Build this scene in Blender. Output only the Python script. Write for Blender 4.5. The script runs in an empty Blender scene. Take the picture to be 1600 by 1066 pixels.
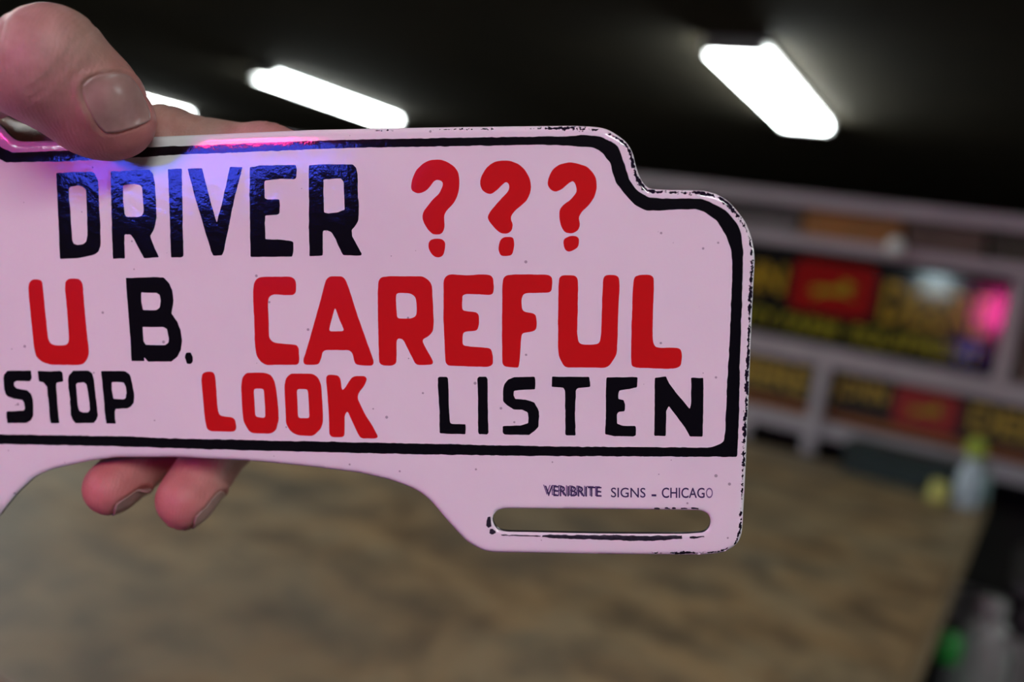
import bpy, bmesh, math, random
import numpy as np
from mathutils import Vector, Matrix
from mathutils.geometry import delaunay_2d_cdt
from mathutils.bvhtree import BVHTree
from mathutils.kdtree import KDTree
random.seed(7); rng = np.random.default_rng(7)
scene = bpy.context.scene
COL = scene.collection

# ------------------------------------------------------------------ camera
F = 1435.0                                   # focal length in pixels of a 1600 px wide frame
CAMZ = 1.35
PITCH, ROLL = math.radians(-5.2), math.radians(9.7)
fw = np.array([0, math.cos(PITCH), math.sin(PITCH)])
r0 = np.array([1.0, 0, 0]); u0 = np.array([0, -math.sin(PITCH), math.cos(PITCH)])
RT = r0*math.cos(ROLL) + u0*math.sin(ROLL)
UP = -r0*math.sin(ROLL) + u0*math.cos(ROLL)
EYE = np.array([0, 0, CAMZ])
cam_d = bpy.data.cameras.new('camera'); cam = bpy.data.objects.new('camera', cam_d); COL.objects.link(cam)
cam.matrix_world = Matrix(((RT[0], UP[0], -fw[0], 0), (RT[1], UP[1], -fw[1], 0), (RT[2], UP[2], -fw[2], CAMZ), (0, 0, 0, 1)))
cam_d.sensor_fit = 'HORIZONTAL'; cam_d.sensor_width = 22.3; cam_d.lens = F*22.3/1600
cam_d.clip_start = 0.01; cam_d.clip_end = 100
cam_d.dof.use_dof = True; cam_d.dof.focus_distance = 0.229; cam_d.dof.aperture_fstop = 3.5
scene.camera = cam

# ------------------------------------------------------------------ world, exposure
w = bpy.data.worlds.new('world'); scene.world = w; w.use_nodes = True
w.node_tree.nodes['Background'].inputs[0].default_value = (0.05, 0.045, 0.05, 1)
w.node_tree.nodes['Background'].inputs[1].default_value = 0.2
vs = scene.view_settings
vs.view_transform = 'Standard'; vs.look = 'None'; vs.gamma = 1.0; vs.use_curve_mapping = False
vs.exposure = 0.04
LAMP_L = 32.0         # radiance of the fluorescent diffusers
NEON_BLUE, NEON_RED, WALL_L = 31.0, 98.0, 42.0

# building grid: A runs along the table edge and the ceiling lamps, B along the shelves
A = np.array([0.5, math.sqrt(.75), 0]); B = np.array([math.sqrt(.75), -0.5, 0])
GRID = Matrix(((B[0], A[0], 0, 0), (B[1], A[1], 0, 0), (0, 0, 1, 0), (0, 0, 0, 1)))   # local x = b, y = a
def ray(x, y): return fw + (x-800)/F*RT + (533-y)/F*UP
def W(b, a, z): return Vector(B*b + A*a + np.array([0, 0, z]))

# ------------------------------------------------------------------ helpers
def link(name, me, mats=None, parent=None, smooth=False):
    o = bpy.data.objects.new(name, me); COL.objects.link(o)
    if mats is not None:
        for m in (mats if isinstance(mats, (list, tuple)) else [mats]): me.materials.append(m)
    if parent is not None: o.parent = parent
    if smooth:
        for p in me.polygons: p.use_smooth = True
    return o
def tag(o, label=None, cat=None, group=None, kind=None):
    if label: o['label'] = label
    if cat: o['category'] = cat
    if group: o['group'] = group
    if kind: o['kind'] = kind
    return o
def empty(name, M, label, cat, group=None):
    o = bpy.data.objects.new(name, None); o.empty_display_size = .05; COL.objects.link(o); o.matrix_world = M
    return tag(o, label, cat, group)
def bm_obj(name, bm, mats, parent=None, smooth=False):
    me = bpy.data.meshes.new(name); bm.to_mesh(me); bm.free()
    return link(name, me, mats, parent, smooth)
def box(x0, x1, y0, y1, z0, z1, bev=0.0, seg=2, bm=None):
    b = bm or bmesh.new()
    r = bmesh.ops.create_cube(b, size=1.0)
    for v in r['verts']:
        v.co = Vector((x0 + (v.co.x+.5)*(x1-x0), y0 + (v.co.y+.5)*(y1-y0), z0 + (v.co.z+.5)*(z1-z0)))
    if bev:
        es = list({e for v in r['verts'] for e in v.link_edges})
        bmesh.ops.bevel(b, geom=es, offset=bev, segments=seg, affect='EDGES', profile=.5)
    return b
def lathe(prof, n=28, bm=None, cx=0, cy=0, cz=0):
    b = bm or bmesh.new(); rings = []
    for (r, z) in prof:
        if r < 1e-6: rings.append([b.verts.new((cx, cy, cz+z))])
        else: rings.append([b.verts.new((cx+r*math.cos(2*math.pi*k/n), cy+r*math.sin(2*math.pi*k/n), cz+z)) for k in range(n)])
    for r1, r2 in zip(rings, rings[1:]):
        for k in range(n):
            a1, a2 = r1[k % len(r1)], r1[(k+1) % len(r1)]; b1, b2 = r2[k % len(r2)], r2[(k+1) % len(r2)]
            vs_ = []
            for q in (a1, a2, b2, b1):
                if q not in vs_: vs_.append(q)
            if len(vs_) > 2:
                try: b.faces.new(vs_)
                except ValueError: pass
    return b
def tube(pts, r, n=10, closed=False, bm=None):
    b = bm or bmesh.new(); P = [Vector(p) for p in pts]; m = len(P); rings = []
    for i in range(m):
        t = (P[(i+1) % m]-P[i-1]) if closed else (P[min(i+1, m-1)]-P[max(i-1, 0)])
        t.normalize(); s = t.cross(Vector((0, 1, 0)))
        if s.length < .1: s = t.cross(Vector((1, 0, 0)))
        s.normalize(); q = s.cross(t)
        rings.append([b.verts.new(P[i]+r*(math.cos(2*math.pi*k/n)*s+math.sin(2*math.pi*k/n)*q)) for k in range(n)])
    for i in range(m if closed else m-1):
        a_, c_ = rings[i], rings[(i+1) % m]
        for k in range(n): b.faces.new((a_[k], a_[(k+1) % n], c_[(k+1) % n], c_[k]))
    if not closed: b.faces.new(rings[0][::-1]); b.faces.new(rings[-1])
    bmesh.ops.recalc_face_normals(b, faces=b.faces)
    return b

# ------------------------------------------------------------------ materials
def mat(name, col=(.5, .5, .5), rough=.5, metal=0.0, spec=.5, coat=0.0, emit=None, estr=0.0, sss=0.0):
    m = bpy.data.materials.new(name); m.use_nodes = True
    p = m.node_tree.nodes['Principled BSDF']
    p.inputs['Base Color'].default_value = (*col, 1); p.inputs['Roughness'].default_value = rough
    p.inputs['Metallic'].default_value = metal; p.inputs['Specular IOR Level'].default_value = spec
    p.inputs['Coat Weight'].default_value = coat
    if emit: p.inputs['Emission Color'].default_value = (*emit, 1); p.inputs['Emission Strength'].default_value = estr
    if sss: p.inputs['Subsurface Weight'].default_value = sss; p.inputs['Subsurface Scale'].default_value = .004; p.inputs['Subsurface Radius'].default_value = (1, .35, .2)
    return m
def nodes(m): return m.node_tree.nodes, m.node_tree.links, m.node_tree.nodes['Principled BSDF']
def noise(m, scale, detail=3, rough=.5, coord='Object', dist=0.0):
    N, L, p = nodes(m); tc = N.new('ShaderNodeTexCoord'); n = N.new('ShaderNodeTexNoise')
    n.inputs['Scale'].default_value = scale; n.inputs['Detail'].default_value = detail; n.inputs['Roughness'].default_value = rough; n.inputs['Distortion'].default_value = dist
    L.new(tc.outputs[coord], n.inputs['Vector']); return n
def ramp(m, src, stops, interp='LINEAR'):
    N, L, p = nodes(m); r = N.new('ShaderNodeValToRGB'); r.color_ramp.interpolation = interp
    while len(r.color_ramp.elements) < len(stops): r.color_ramp.elements.new(.5)
    for e, (pos, c) in zip(r.color_ramp.elements, stops):
        e.position = pos; e.color = (*c, 1) if len(c) == 3 else c
    L.new(src, r.inputs[0]); return r
def mixc(m, fac, a, b, mode='MIX'):
    N, L, p = nodes(m); x = N.new('ShaderNodeMix'); x.data_type = 'RGBA'; x.blend_type = mode
    for sock, v in ((x.inputs[0], fac), (x.inputs[6], a), (x.inputs[7], b)):
        if hasattr(v, 'links') or hasattr(v, 'is_linked'): L.new(v, sock)
        elif isinstance(v, (int, float)): sock.default_value = v
        else: sock.default_value = (*v, 1)
    return x.outputs[2]
def mth(m, op, a, b=0.0):
    N, L, p = nodes(m); x = N.new('ShaderNodeMath'); x.operation = op
    for sock, v in ((x.inputs[0], a), (x.inputs[1], b)):
        if hasattr(v, 'is_linked'): L.new(v, sock)
        else: sock.default_value = v
    return x.outputs[0]
def bump(m, src, strength, dist):
    N, L, p = nodes(m); b = N.new('ShaderNodeBump'); b.inputs['Strength'].default_value = strength; b.inputs['Distance'].default_value = dist
    L.new(src, b.inputs['Height']); L.new(b.outputs[0], p.inputs['Normal']); return b
def varied(name, c1, c2, scale, rough=.6, bstr=0.0, bdist=.001, detail=4, spec=.5):
    m = mat(name, c1, rough, spec=spec); N, L, p = nodes(m); n = noise(m, scale, detail, .6)
    L.new(ramp(m, n.outputs[0], [(.35, c1), (.65, c2)]).outputs[0], p.inputs['Base Color'])
    if bstr: bump(m, n.outputs[0], bstr, bdist)
    return m

M_ceil = varied('dark_ceiling_paint', (.040, .031, .015), (.060, .045, .021), 1.3, .85)
M_floor = varied('dark_floor', (.018, .016, .014), (.04, .036, .03), 3, .6)
M_wall = varied('dark_wall_paint', (.022, .019, .016), (.032, .027, .022), 1.5, .8)
M_rail = varied('lilac_white_paint', (.36, .325, .355), (.44, .40, .425), 9, .45)
M_dark = varied('shelf_back_board', (.012, .011, .010), (.02, .018, .016), 5, .8)
M_lamp = mat('fluorescent_diffuser', (.9, .9, .9), .5, emit=(.93, 1.0, .97), estr=LAMP_L)
M_house = mat('lamp_housing', (.30, .30, .30), .5)
M_black = varied('black_plastic', (.010, .010, .011), (.018, .018, .02), 30, .5)

# table top: worn brown sheet with grey-olive blotches
M_table = mat('worn_brown_table_top', (.2, .16, .1), .55)
N, L, p = nodes(M_table)
n1 = noise(M_table, 5.0, 6, .62, dist=.6); n2 = noise(M_table, 11, 5, .6); n3 = noise(M_table, 1.1, 2, .5)
c1 = ramp(M_table, n1.outputs[0], [(.34, (.17, .108, .050)), (.45, (.38, .255, .122)), (.56, (.36, .27, .148)), (.67, (.155, .130, .085))]).outputs[0]
c2 = mixc(M_table, mth(M_table, 'MULTIPLY', ramp(M_table, n2.outputs[0], [(.44, (0, 0, 0)), (.62, (1, 1, 1))]).outputs[0], .75), c1, (.105, .077, .045))
c3 = mixc(M_table, ramp(M_table, n3.outputs[0], [(.46, (0, 0, 0)), (.62, (.5, .5, .5))]).outputs[0], c2, (.20, .18, .135))
L.new(c3, p.inputs['Base Color']); bump(M_table, n2.outputs[0], .15, .002)
M_tedge = varied('table_edge_wood', (.22, .16, .09), (.30, .22, .12), 20, .6)

# enamel of the sign
def enamel(name, col, rough=.10, speck=None):
    m = mat(name, col, rough, spec=.55); N, L, p = nodes(m)
    n = noise(m, 900, 2, .5); n_b = noise(m, 260, 2, .5)
    h = mth(m, 'ADD', n.outputs[0], mth(m, 'MULTIPLY', n_b.outputs[0], .9))
    bump(m, h, .17, .00012)
    return m
M_white = enamel('white_enamel', (.80, .765, .80), .09)
N, L, p = nodes(M_white)
# tiny pin-holes and the blackened chips along the rim
vor = N.new('ShaderNodeTexVoronoi'); vor.inputs['Scale'].default_value = 300; tc = N.new('ShaderNodeTexCoord'); L.new(tc.outputs['Object'], vor.inputs['Vector'])
rnd = N.new('ShaderNodeSeparateColor'); L.new(vor.outputs['Color'], rnd.inputs[0])
size = mth(M_white, 'MULTIPLY', mth(M_white, 'POWER', rnd.outputs[0], 3.2), .12)
spk = mth(M_white, 'MULTIPLY', mth(M_white, 'LESS_THAN', vor.outputs['Distance'], size), .6)
tint = noise(M_white, 40, 3, .6)
base = ramp(M_white, tint.outputs[0], [(.3, (.79, .755, .79)), (.7, (.82, .79, .815))]).outputs[0]
c = mixc(M_white, spk, base, (.12, .08, .13))
at = N.new('ShaderNodeAttribute'); at.attribute_name = 'rim_mm'
chip_n = noise(M_white, 950, 4, .65); chip_l = noise(M_white, 75, 2, .5)
wear = N.new('ShaderNodeAttribute'); wear.attribute_name = 'wear'
band = mth(M_white, 'MULTIPLY', mth(M_white, 'LESS_THAN', at.outputs['Fac'], 1.5), mth(M_white, 'GREATER_THAN', at.outputs['Fac'], .12))
val = mth(M_white, 'ADD', mth(M_white, 'ADD', chip_n.outputs[0], mth(M_white, 'MULTIPLY', mth(M_white, 'SUBTRACT', chip_l.outputs[0], .5), .7)), mth(M_white, 'MULTIPLY', wear.outputs['Fac'], .24))
val = mth(M_white, 'SUBTRACT', val, mth(M_white, 'MULTIPLY', mth(M_white, 'ABSOLUTE', mth(M_white, 'SUBTRACT', at.outputs['Fac'], .62)), .36))
chip = mth(M_white, 'MULTIPLY', mth(M_white, 'GREATER_THAN', val, .655), mth(M_white, 'MULTIPLY', band, mth(M_white, 'GREATER_THAN', wear.outputs['Fac'], .08)))
c = mixc(M_white, chip, c, (.012, .008, .02))
L.new(c, p.inputs['Base Color'])
M_side = mat('dark_base_enamel', (.012, .010, .014), .3)
M_black_e = enamel('black_enamel', (.0035, .0035, .006), .08)
M_red_e = enamel('red_enamel', (.58, .010, .012), .14)
M_ink = mat('violet_black_ink', (.035, .02, .09), .4)
M_ink2 = mat('faded_violet_ink', (.16, .11, .24), .4)
M_chip = varied('bare_black_chip', (.006, .006, .012), (.03, .028, .045), 900, .35)

# ------------------------------------------------------------------ the hall
def slab(name, x0, x1, y0, y1, z0, z1, m):
    o = bm_obj(name, box(x0, x1, y0, y1, z0, z1), m); o.matrix_world = GRID; return tag(o, kind='structure')
b0, b1, a0, a1, ZC = -22.0, 9.0, -3.6, 18.0, 2.75
slab('floor', b0, b1, a0, a1, -.1, 0, M_floor)
slab('ceiling', b0, b1, a0, a1, ZC, ZC+.1, M_ceil)
slab('wall_back', b0, b1, a0-.1, a0, 0, ZC, M_wall)
slab('wall_front', b0, b1, a1, a1+.1, 0, ZC, M_wall)
slab('wall_left', b0-.1, b0, a0, a1, 0, ZC, M_wall)
slab('wall_right', b1, b1+.1, a0, a1, 0, ZC, M_wall)

def ceiling_light(b, a, label, group, rot=0.0, ln=2.05, wd=.34):
    root = empty('ceiling_light', GRID @ Matrix.Translation((b, a, ZC)) @ Matrix.Rotation(rot, 4, 'Z'), label, 'ceiling light', group)
    bm_obj('housing', box(-wd/2-.015, wd/2+.015, -ln/2-.02, ln/2+.02, -.035, -.002, .006), M_house, root)
    bm_obj('diffuser', box(-wd/2, wd/2, -ln/2, ln/2, -.085, -.036, .02, 3), M_lamp, root)
    for s in (-1, 1):
        bm_obj('end_cap', box(-wd/2-.012, wd/2+.012, s*(ln/2+.008)-.008, s*(ln/2+.008)+.008, -.09, -.036, .003), M_house, root)
    return root
LG = 'fluorescent lights in view on the dark ceiling'
ceiling_light(-1.85, 6.06, 'broad bright fluorescent ceiling light at the upper right, right of the sign', LG, math.radians(2))
ceiling_light(-7.12, 7.58, 'long bright fluorescent ceiling light just above the top edge of the sign', LG, math.radians(2))
ceiling_light(-12.42, 8.95, 'fluorescent ceiling light almost hidden behind the thumb, only its end showing', LG, math.radians(2))
LB = 'fluorescent ceiling lights outside the frame'
for (b, a) in ((-3.9, 1.0), (-7.6, 2.2), (3.8, 3.0), (1.4, -1.8), (-3.4, -2.2)):
    ceiling_light(b, a, 'fluorescent ceiling light beyond the edge of the frame', LB)

# neon sign and cool white lamp on the wall behind the photographer
M_nb = mat('blue_neon', (.1, .1, .3), .4, emit=(.055, .09, 1.0), estr=NEON_BLUE)
M_nr = mat('red_neon', (.3, .1, .1), .4, emit=(1.0, .05, .34), estr=NEON_RED)
neon = empty('neon_sign', GRID @ Matrix.Translation((-.26, -1.32, CAMZ)), 'small hanging neon sign of red and blue tubes behind the photographer', 'neon sign')
def rrect(x0, x1, z0, z1, r, n=8):
    pts = []
    for (cx, cz, s) in ((x1-r, z1-r, 0), (x0+r, z1-r, 1), (x0+r, z0+r, 2), (x1-r, z0+r, 3)):
        for k in range(n+1):
            t = (s + k/n)*math.pi/2; pts.append((cx+r*math.cos(t), .0, cz+r*math.sin(t)))
    return pts
for x in (-.26, .26):
    bm_obj('side_bar', box(x-.008, x+.008, -.035, -.02, -.22, .30, .003), M_black, neon)
    bm_obj('chain', tube([(x, -.028, .301), (x, -.028, ZC-CAMZ-.001)], .003, 6), M_black, neon)
for z in (-.215, .065, .285):
    bm_obj('cross_bar', box(-.251, .251, -.034, -.021, z-.008, z+.008, .003), M_black, neon)
for (z, x0, x1) in ((.026, -.14, .24), (-.020, -.18, .22), (-.060, -.24, .24), (-.094, -.20, .06)):
    m_ = int((x1-x0)/.02)
    bm_obj('blue_tube', tube([(x0+.02*k, 0, z+.15*(x0+.02*k)+.007*math.sin(k*1.1+z*40)) for k in range(m_+1)], .008, 8), M_nb, neon, True)
bm_obj('red_tube', tube(rrect(-.16, .12, .095, .255, .05), .009, 8, True), M_nr, neon, True)
bm_obj('red_tube', tube(rrect(-.11, .07, .13, .22, .035), .009, 8, True), M_nr, neon, True)
wl = empty('wall_lamp', GRID @ Matrix.Translation((-.98, a0, CAMZ+.44)), 'small cool white lamp on the wall behind the photographer', 'lamp')
M_wl = mat('cool_white_lamp', (.9, .9, .9), .4, emit=(.72, .93, 1.0), estr=WALL_L)
bm_obj('lamp_base', box(-.06, .06, 0, .03, -.06, .06, .008), M_house, wl)
bm_obj('lamp_globe', lathe([(0, -.075), (.05, -.062), (.085, -.02), (.09, .0), (.08, .035), (.05, .062), (0, .075)], 24, cy=.10), M_wl, wl, True)

# ------------------------------------------------------------------ table
ZT = CAMZ-.42
tb = empty('work_table', GRID @ Matrix.Translation((-1.372, 1.58, 0)), 'wide work table with a worn mottled brown top under the sign', 'table')
bm_obj('table_top', box(-1.30, 1.30, -1.13, 1.13, ZT-.03, ZT, .004), M_table, tb)
bm_obj('edge_strip', box(1.3005, 1.312, -1.13, 1.13, ZT-.034, ZT-.001, .003), M_tedge, tb)
for (s, lab) in ((-1, 0), (1, 0)):
    bm_obj('apron', box(-1.22, 1.22, s*1.04-.015, s*1.04+.015, ZT-.14, ZT-.031), M_black, tb)
    bm_obj('apron', box(s*1.22-.015, s*1.22+.015, -1.02, 1.02, ZT-.14, ZT-.031), M_black, tb)
for sx in (-1, 1):
    for sy in (-1, 1):
        bm_obj('leg', box(sx*1.18-.035, sx*1.18+.035, sy*.98-.035, sy*.98+.035, 0, ZT-.031, .005), M_black, tb)

# ------------------------------------------------------------------ shelving unit (front face on a = 2.75)
AF = 2.755
sh = empty('shelving_unit', GRID @ Matrix.Translation((0, AF, 0)), 'tall freestanding shelving unit with pale lilac rails holding tin signs', 'shelf')
def zc(z): return CAMZ+z
bL, bR = -2.9, 1.1
for (z0, z1) in ((.288, .327), (.168, .205), (-.163, -.105), (-.367, -.319), (-.80, -.75)):
    bm_obj('shelf_rail', box(bL, bR, 0, .022, zc(z0), zc(z1), .003), M_rail, sh)
    bm_obj('shelf_board', box(bL, bR, .023, .36, zc(z1)-.022, zc(z1)-.004), M_rail, sh)
bm_obj('shelf_rail', box(bL, bR, 0, .022, .05, .12, .003), M_rail, sh)
bm_obj('back_panel', box(bL, bR, .362, .375, .02, zc(.328)), M_dark, sh)
for b in (bL+.02, bR-.02):
    bm_obj('side_panel', box(b-.02, b+.02, .0225, .36, .0, zc(.279)), M_dark, sh)
for (b, z0, z1) in ((-.545, -.42, -.164), (-.098, -.104, .161), (-.74, -.42, -.368), (-1.30, -.104, .161), (-1.45, -.318, -.164), (.62, -.104, .161), (.50, -.318, -.164), (.62, .209, .279), (-1.3, .209, .279)):
    bm_obj('post', box(b-.019, b+.019, -.012, .020, zc(z0), zc(z1), .003), M_rail, sh)
bm_obj('post', box(-.985, -.955, -.012, .02, zc(-.749), zc(-.368), .003), M_rail, sh)

# text helper (flat print on signs)
def text_mesh(s, bold=0.0, extr=0.0):
    cu = bpy.data.curves.new('t', 'FONT'); cu.body = s; cu.size = 1; cu.offset = bold; cu.extrude = extr; cu.resolution_u = 4
    o = bpy.data.objects.new('t', cu); COL.objects.link(o)
    dg = bpy.context.evaluated_depsgraph_get(); me = bpy.data.meshes.new_from_object(o.evaluated_get(dg))
    bpy.data.objects.remove(o); bpy.data.curves.remove(cu); me.materials.clear()
    V = np.array([v.co[:] for v in me.vertices])
    return me, V.min(0), V.max(0)
def sign_text(s, x0, x1, z0, z1, y, m, parent, bold=.0):
    me, lo, hi = text_mesh(s, bold)
    for v in me.vertices:
        c_ = v.co
        v.co = Vector((x0+(c_.x-lo[0])/(hi[0]-lo[0])*(x1-x0), y, z0+(c_.y-lo[1])/(hi[1]-lo[1])*(z1-z0)))
    return link('lettering', me, m, parent)
M_tinm = mat('dull_black_tin', (.008, .008, .009), .5, spec=.3)
M_tinb = mat('glossy_black_tin', (.008, .008, .009), .14, spec=.35)
M_yel = mat('yellow_sign_paint', (.42, .27, .02), .3)
M_yelm = mat('dull_yellow_sign_paint', (.42, .27, .02), .6)
M_redm = mat('dull_red_sign_paint', (.30, .008, .008), .6)
M_yel2 = mat('yellow_green_sign_paint', (.34, .31, .02), .3)
M_redp = mat('red_sign_paint', (.30, .008, .008), .3)
M_org = mat('orange_sign_paint', (.26, .085, .01), .35)
for m_ in (M_tinb, M_yel, M_yel2, M_redp):
    nodes(m_)[2].inputs['Roughness'].default_value = .09; nodes(m_)[2].inputs['Specular IOR Level'].default_value = .42
    nn = noise(m_, 5, 2, .5); bump(m_, nn.outputs[0], .08, .006)
DEER = [(0, .30), (.10, .42), (.22, .50), (.40, .52), (.58, .56), (.68, .66), (.70, .82), (.66, .97), (.73, .92), (.76, .80), (.82, .95), (.84, .78), (.95, .72), (1.0, .66), (.90, .62), (.84, .52), (.80, .40), (.92, .30), (1.0, .14), (.86, .26), (.74, .30), (.60, .28), (.44, .26), (.32, .22), (.20, .05), (.08, 0), (.18, .14), (.22, .28), (.10, .28)]
def poly_part(name, pts, y, m, parent, th=.0012):
    bm = bmesh.new(); vs_ = [bm.verts.new((x, y, z)) for (x, z) in pts]; f = bm.faces.new(vs_)
    r = bmesh.ops.extrude_face_region(bm, geom=[f])
    for v in r['geom']:
        if isinstance(v, bmesh.types.BMVert): v.co.y -= th
    bmesh.ops.recalc_face_normals(bm, faces=bm.faces)
    return bm_obj(name, bm, m, parent)
def logo(cx, cz, wd, ht, y, parent, rm=None):
    pts = [(q[0], q[2]) for q in rrect(cx-wd/2, cx+wd/2, cz-ht/2, cz+ht/2, wd*.12, 4)]
    o = poly_part('emblem_panel', pts, y, rm or M_redp, parent)
    w2, h2 = wd*.58, ht*.46
    poly_part('emblem_animal', [(cx-w2/2+u*w2, cz-h2/2+.01*0+v*h2) for (u, v) in DEER], y-.0014, M_yel2, o)
def tin_sign(b0_, b1_, z0, z1, label, tilt=0.0, yoff=.03, panel=None):
    h = z1-z0
    root = empty('tin_sign', GRID @ Matrix.Translation(((b0_+b1_)/2, AF+yoff, zc(z0))) @ Matrix.Rotation(tilt, 4, 'X'), label, 'sign', 'farm equipment signs on the shelves')
    wd = b1_-b0_
    bm_obj('sign_panel', box(-wd/2, wd/2, 0, .004, 0, h, .0015), panel or M_tinb, root)
    return root, (b0_+b1_)/2
s1, c1_ = tin_sign(-1.03, -.122, -.104, .150, 'black tin sign on the middle shelf with red emblem and a second yellow line', 0.0, .026)
sign_text('JOHN', -.98-c1_, -.712-c1_, .098, .215, -.0004, M_yel, s1, .03)
sign_text('DEERE', -.430-c1_, -.150-c1_, .098, .215, -.0004, M_yel, s1, .03)
sign_text('QUALITY FARM', -.99-c1_, -.535-c1_, .018, .075, -.0004, M_yel2, s1, .02)
sign_text('EQUIPMENT', -.495-c1_, -.150-c1_, .018, .075, -.0004, M_yel2, s1, .02)
logo(-.572-c1_, .168, .235, .150, -.0003, s1)
s2, c2_ = tin_sign(-.524, .20, -.318, -.166, 'black tin sign on the lower shelf behind the pale bottle, with orange stripe', 0.0, .025, M_tinm)
sign_text('JOHN', -.515-c2_, -.365-c2_, .062, .138, -.0004, M_yelm, s2, .03)
sign_text('DEERE', -.150-c2_, .13-c2_, .062, .138, -.0004, M_yelm, s2, .03)
logo(-.262-c2_, .092, .165, .110, -.0006, s2, M_redm)
bm_obj('stripe', box(-.362+.002, .36, -.0012, .0, .006, .032), M_org, s2)
s3, c3_ = tin_sign(-1.30, -.566, -.318, -.166, 'black tin sign on the lower shelf left of the pale post', 0.0, .025, M_tinm)
sign_text('JOHN', -1.27-c3_, -1.10-c3_, .062, .138, -.0004, M_yelm, s3, .03)
sign_text('DEERE', -.86-c3_, -.585-c3_, .062, .138, -.0004, M_yelm, s3, .03)
logo(-.98-c3_, .092, .165, .110, -.0006, s3, M_redm)
bm_obj('stripe', box(-.36, .36, -.0012, .0, .006, .032), M_org, s3)
# right-hand bay and the low top bay
M_rust = varied('red_brown_card', (.11, .035, .03), (.16, .06, .05), 9, .5)
M_tan = varied('tan_card', (.14, .10, .085), (.19, .14, .11), 9, .6)
M_oran = varied('orange_brown_box', (.34, .13, .012), (.25, .11, .012), 6, .5)
M_brn = varied('brown_box', (.085, .052, .040), (.12, .075, .055), 6, .6)
M_grey = varied('grey_box', (.10, .09, .085), (.14, .13, .125), 6, .6)
M_dbox = varied('dark_olive_box', (.028, .025, .014), (.045, .038, .02), 6, .6)
M_lid = varied('grey_card_lid', (.2, .19, .18), (.24, .23, .22), 10, .6)
def carton(b0_, b1_, a0_, a1_, z0, z1, m, label, lidm=None, name='carton'):
    root = empty(name, GRID @ Matrix.Translation(((b0_+b1_)/2, (a0_+a1_)/2, zc(z0))), label, 'box', 'boxes on the shelves')
    wx, wy, h = (b1_-b0_)/2, (a1_-a0_)/2, z1-z0
    bm_obj('box_body', box(-wx, wx, -wy, wy, 0, h*.72, .002), m, root)
    bm_obj('box_lid', box(-wx-.002, wx+.002, -wy-.002, wy+.002, h*.722, h, .002), lidm or m, root)
    return root
carton(-.692, -.418, AF+.03, AF+.30, .205, .285, M_oran, 'orange-brown flat box on the top shelf tier')
carton(-.400, -.205, AF+.035, AF+.30, .205, .285, M_brn, 'plain brown flat box right of the orange-brown one')
carton(-.190, -.075, AF+.03, AF+.30, .205, .285, M_dbox, 'dark olive flat box at the right end of the top tier')
carton(-.930, -.712, AF+.05, AF+.30, .205, .268, M_grey, 'grey flat box on the top tier beside the sign corner')
carton(-1.25, -.960, AF+.05, AF+.30, .205, .268, M_brn, 'brown flat box on the top tier hidden behind the hand-held sign')
carton(-.055, .16, AF+.04, AF+.30, .205, .268, M_oran, 'orange flat box at the right edge of the picture on the top tier')
rs = empty('red_sign', GRID @ Matrix.Translation((.10, AF+.03, zc(-.104))), 'dull red and tan card sign right of the middle post', 'sign')
bm_obj('sign_panel', box(-.165, .165, 0, .006, 0, .235, .002), M_tan, rs)
bm_obj('red_field', box(-.16, .16, -.003, -.0003, .085, .19, .001), M_rust, rs)
spot = empty('white_spot', GRID @ Matrix.Translation((-.418, AF-.001, zc(.205))), 'small rounded white piece added as a white spot on the second shelf rail', 'clip')  # plain white piece added to stand for a white spot on the rail
M_wp = mat('plain_white', (.8, .85, .82), .3)
bm_obj('spot_body', lathe([(0, -.028), (.018, -.024), (.024, -.008), (.022, .010), (.012, .022), (0, .026)], 20, cy=-.026), M_wp, spot, True)
bm_obj('spot_back', box(-.012, .012, -.012, -.001, -.024, .008, .002), M_wp, spot)

# things standing on the table
M_dgreen = varied('dark_green_box', (.008, .020, .018), (.014, .03, .027), 12, .5)
carton(-.415, -.135, 2.575, 2.70, -.4195, -.332, M_dgreen, 'dark green flat box on the far edge of the table', None, 'green_box')['group'] = 'boxes on the table'
M_bw = mat('pale_blue_white_plastic', (.50, .58, .66), .35)
M_yg = mat('yellow_green_plastic', (.42, .52, .05), .35)
M_py = mat('pale_yellow_plastic', (.62, .58, .16), .35)
M_teal = mat('pale_teal_plastic', (.24, .36, .36), .3)
sb = empty('spray_bottle', GRID @ Matrix.Translation((-.108, 2.52, ZT+.0005)), 'pale blue-white bottle with a round yellow-green top on the table corner', 'bottle')
bm_obj('bottle_body', lathe([(0, 0), (.027, 0), (.030, .006), (.030, .06), (.026, .085), (.015, .112), (.012, .120), (0, .120)], 28), M_bw, sb, True)
bm_obj('bottle_top', lathe([(0, .1205), (.012, .1205), (.018, .128), (.0235, .142), (.0235, .152), (.018, .166), (.009, .172), (0, .173)], 24), M_yg, sb, True)
yj = empty('yellow_jar', GRID @ Matrix.Translation((-.168, 2.50, ZT+.0005)), 'squat pale yellow jar left of the pale bottle on the table', 'jar')
bm_obj('jar_body', lathe([(0, 0), (.020, 0), (.0245, .006), (.0245, .028), (.020, .035), (0, .035)], 24), M_py, yj, True)
bm_obj('jar_lid', lathe([(0, .0355), (.021, .0355), (.022, .038), (.022, .046), (.019, .050), (0, .050)], 24), M_py, yj, True)
tq = empty('teal_bottle', GRID @ Matrix.Translation((-.086, 2.640, ZT+.0005)), 'pale teal bottle behind the pale bottle at the table corner', 'bottle')
bm_obj('bottle_body', lathe([(0, 0), (.020, 0), (.024, .006), (.024, .055), (.018, .072), (.010, .082), (0, .082)], 24), M_teal, tq, True)
bm_obj('bottle_cap', lathe([(0, .0825), (.011, .0825), (.011, .10), (.009, .103), (0, .103)], 20), M_grey, tq, True)

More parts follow.
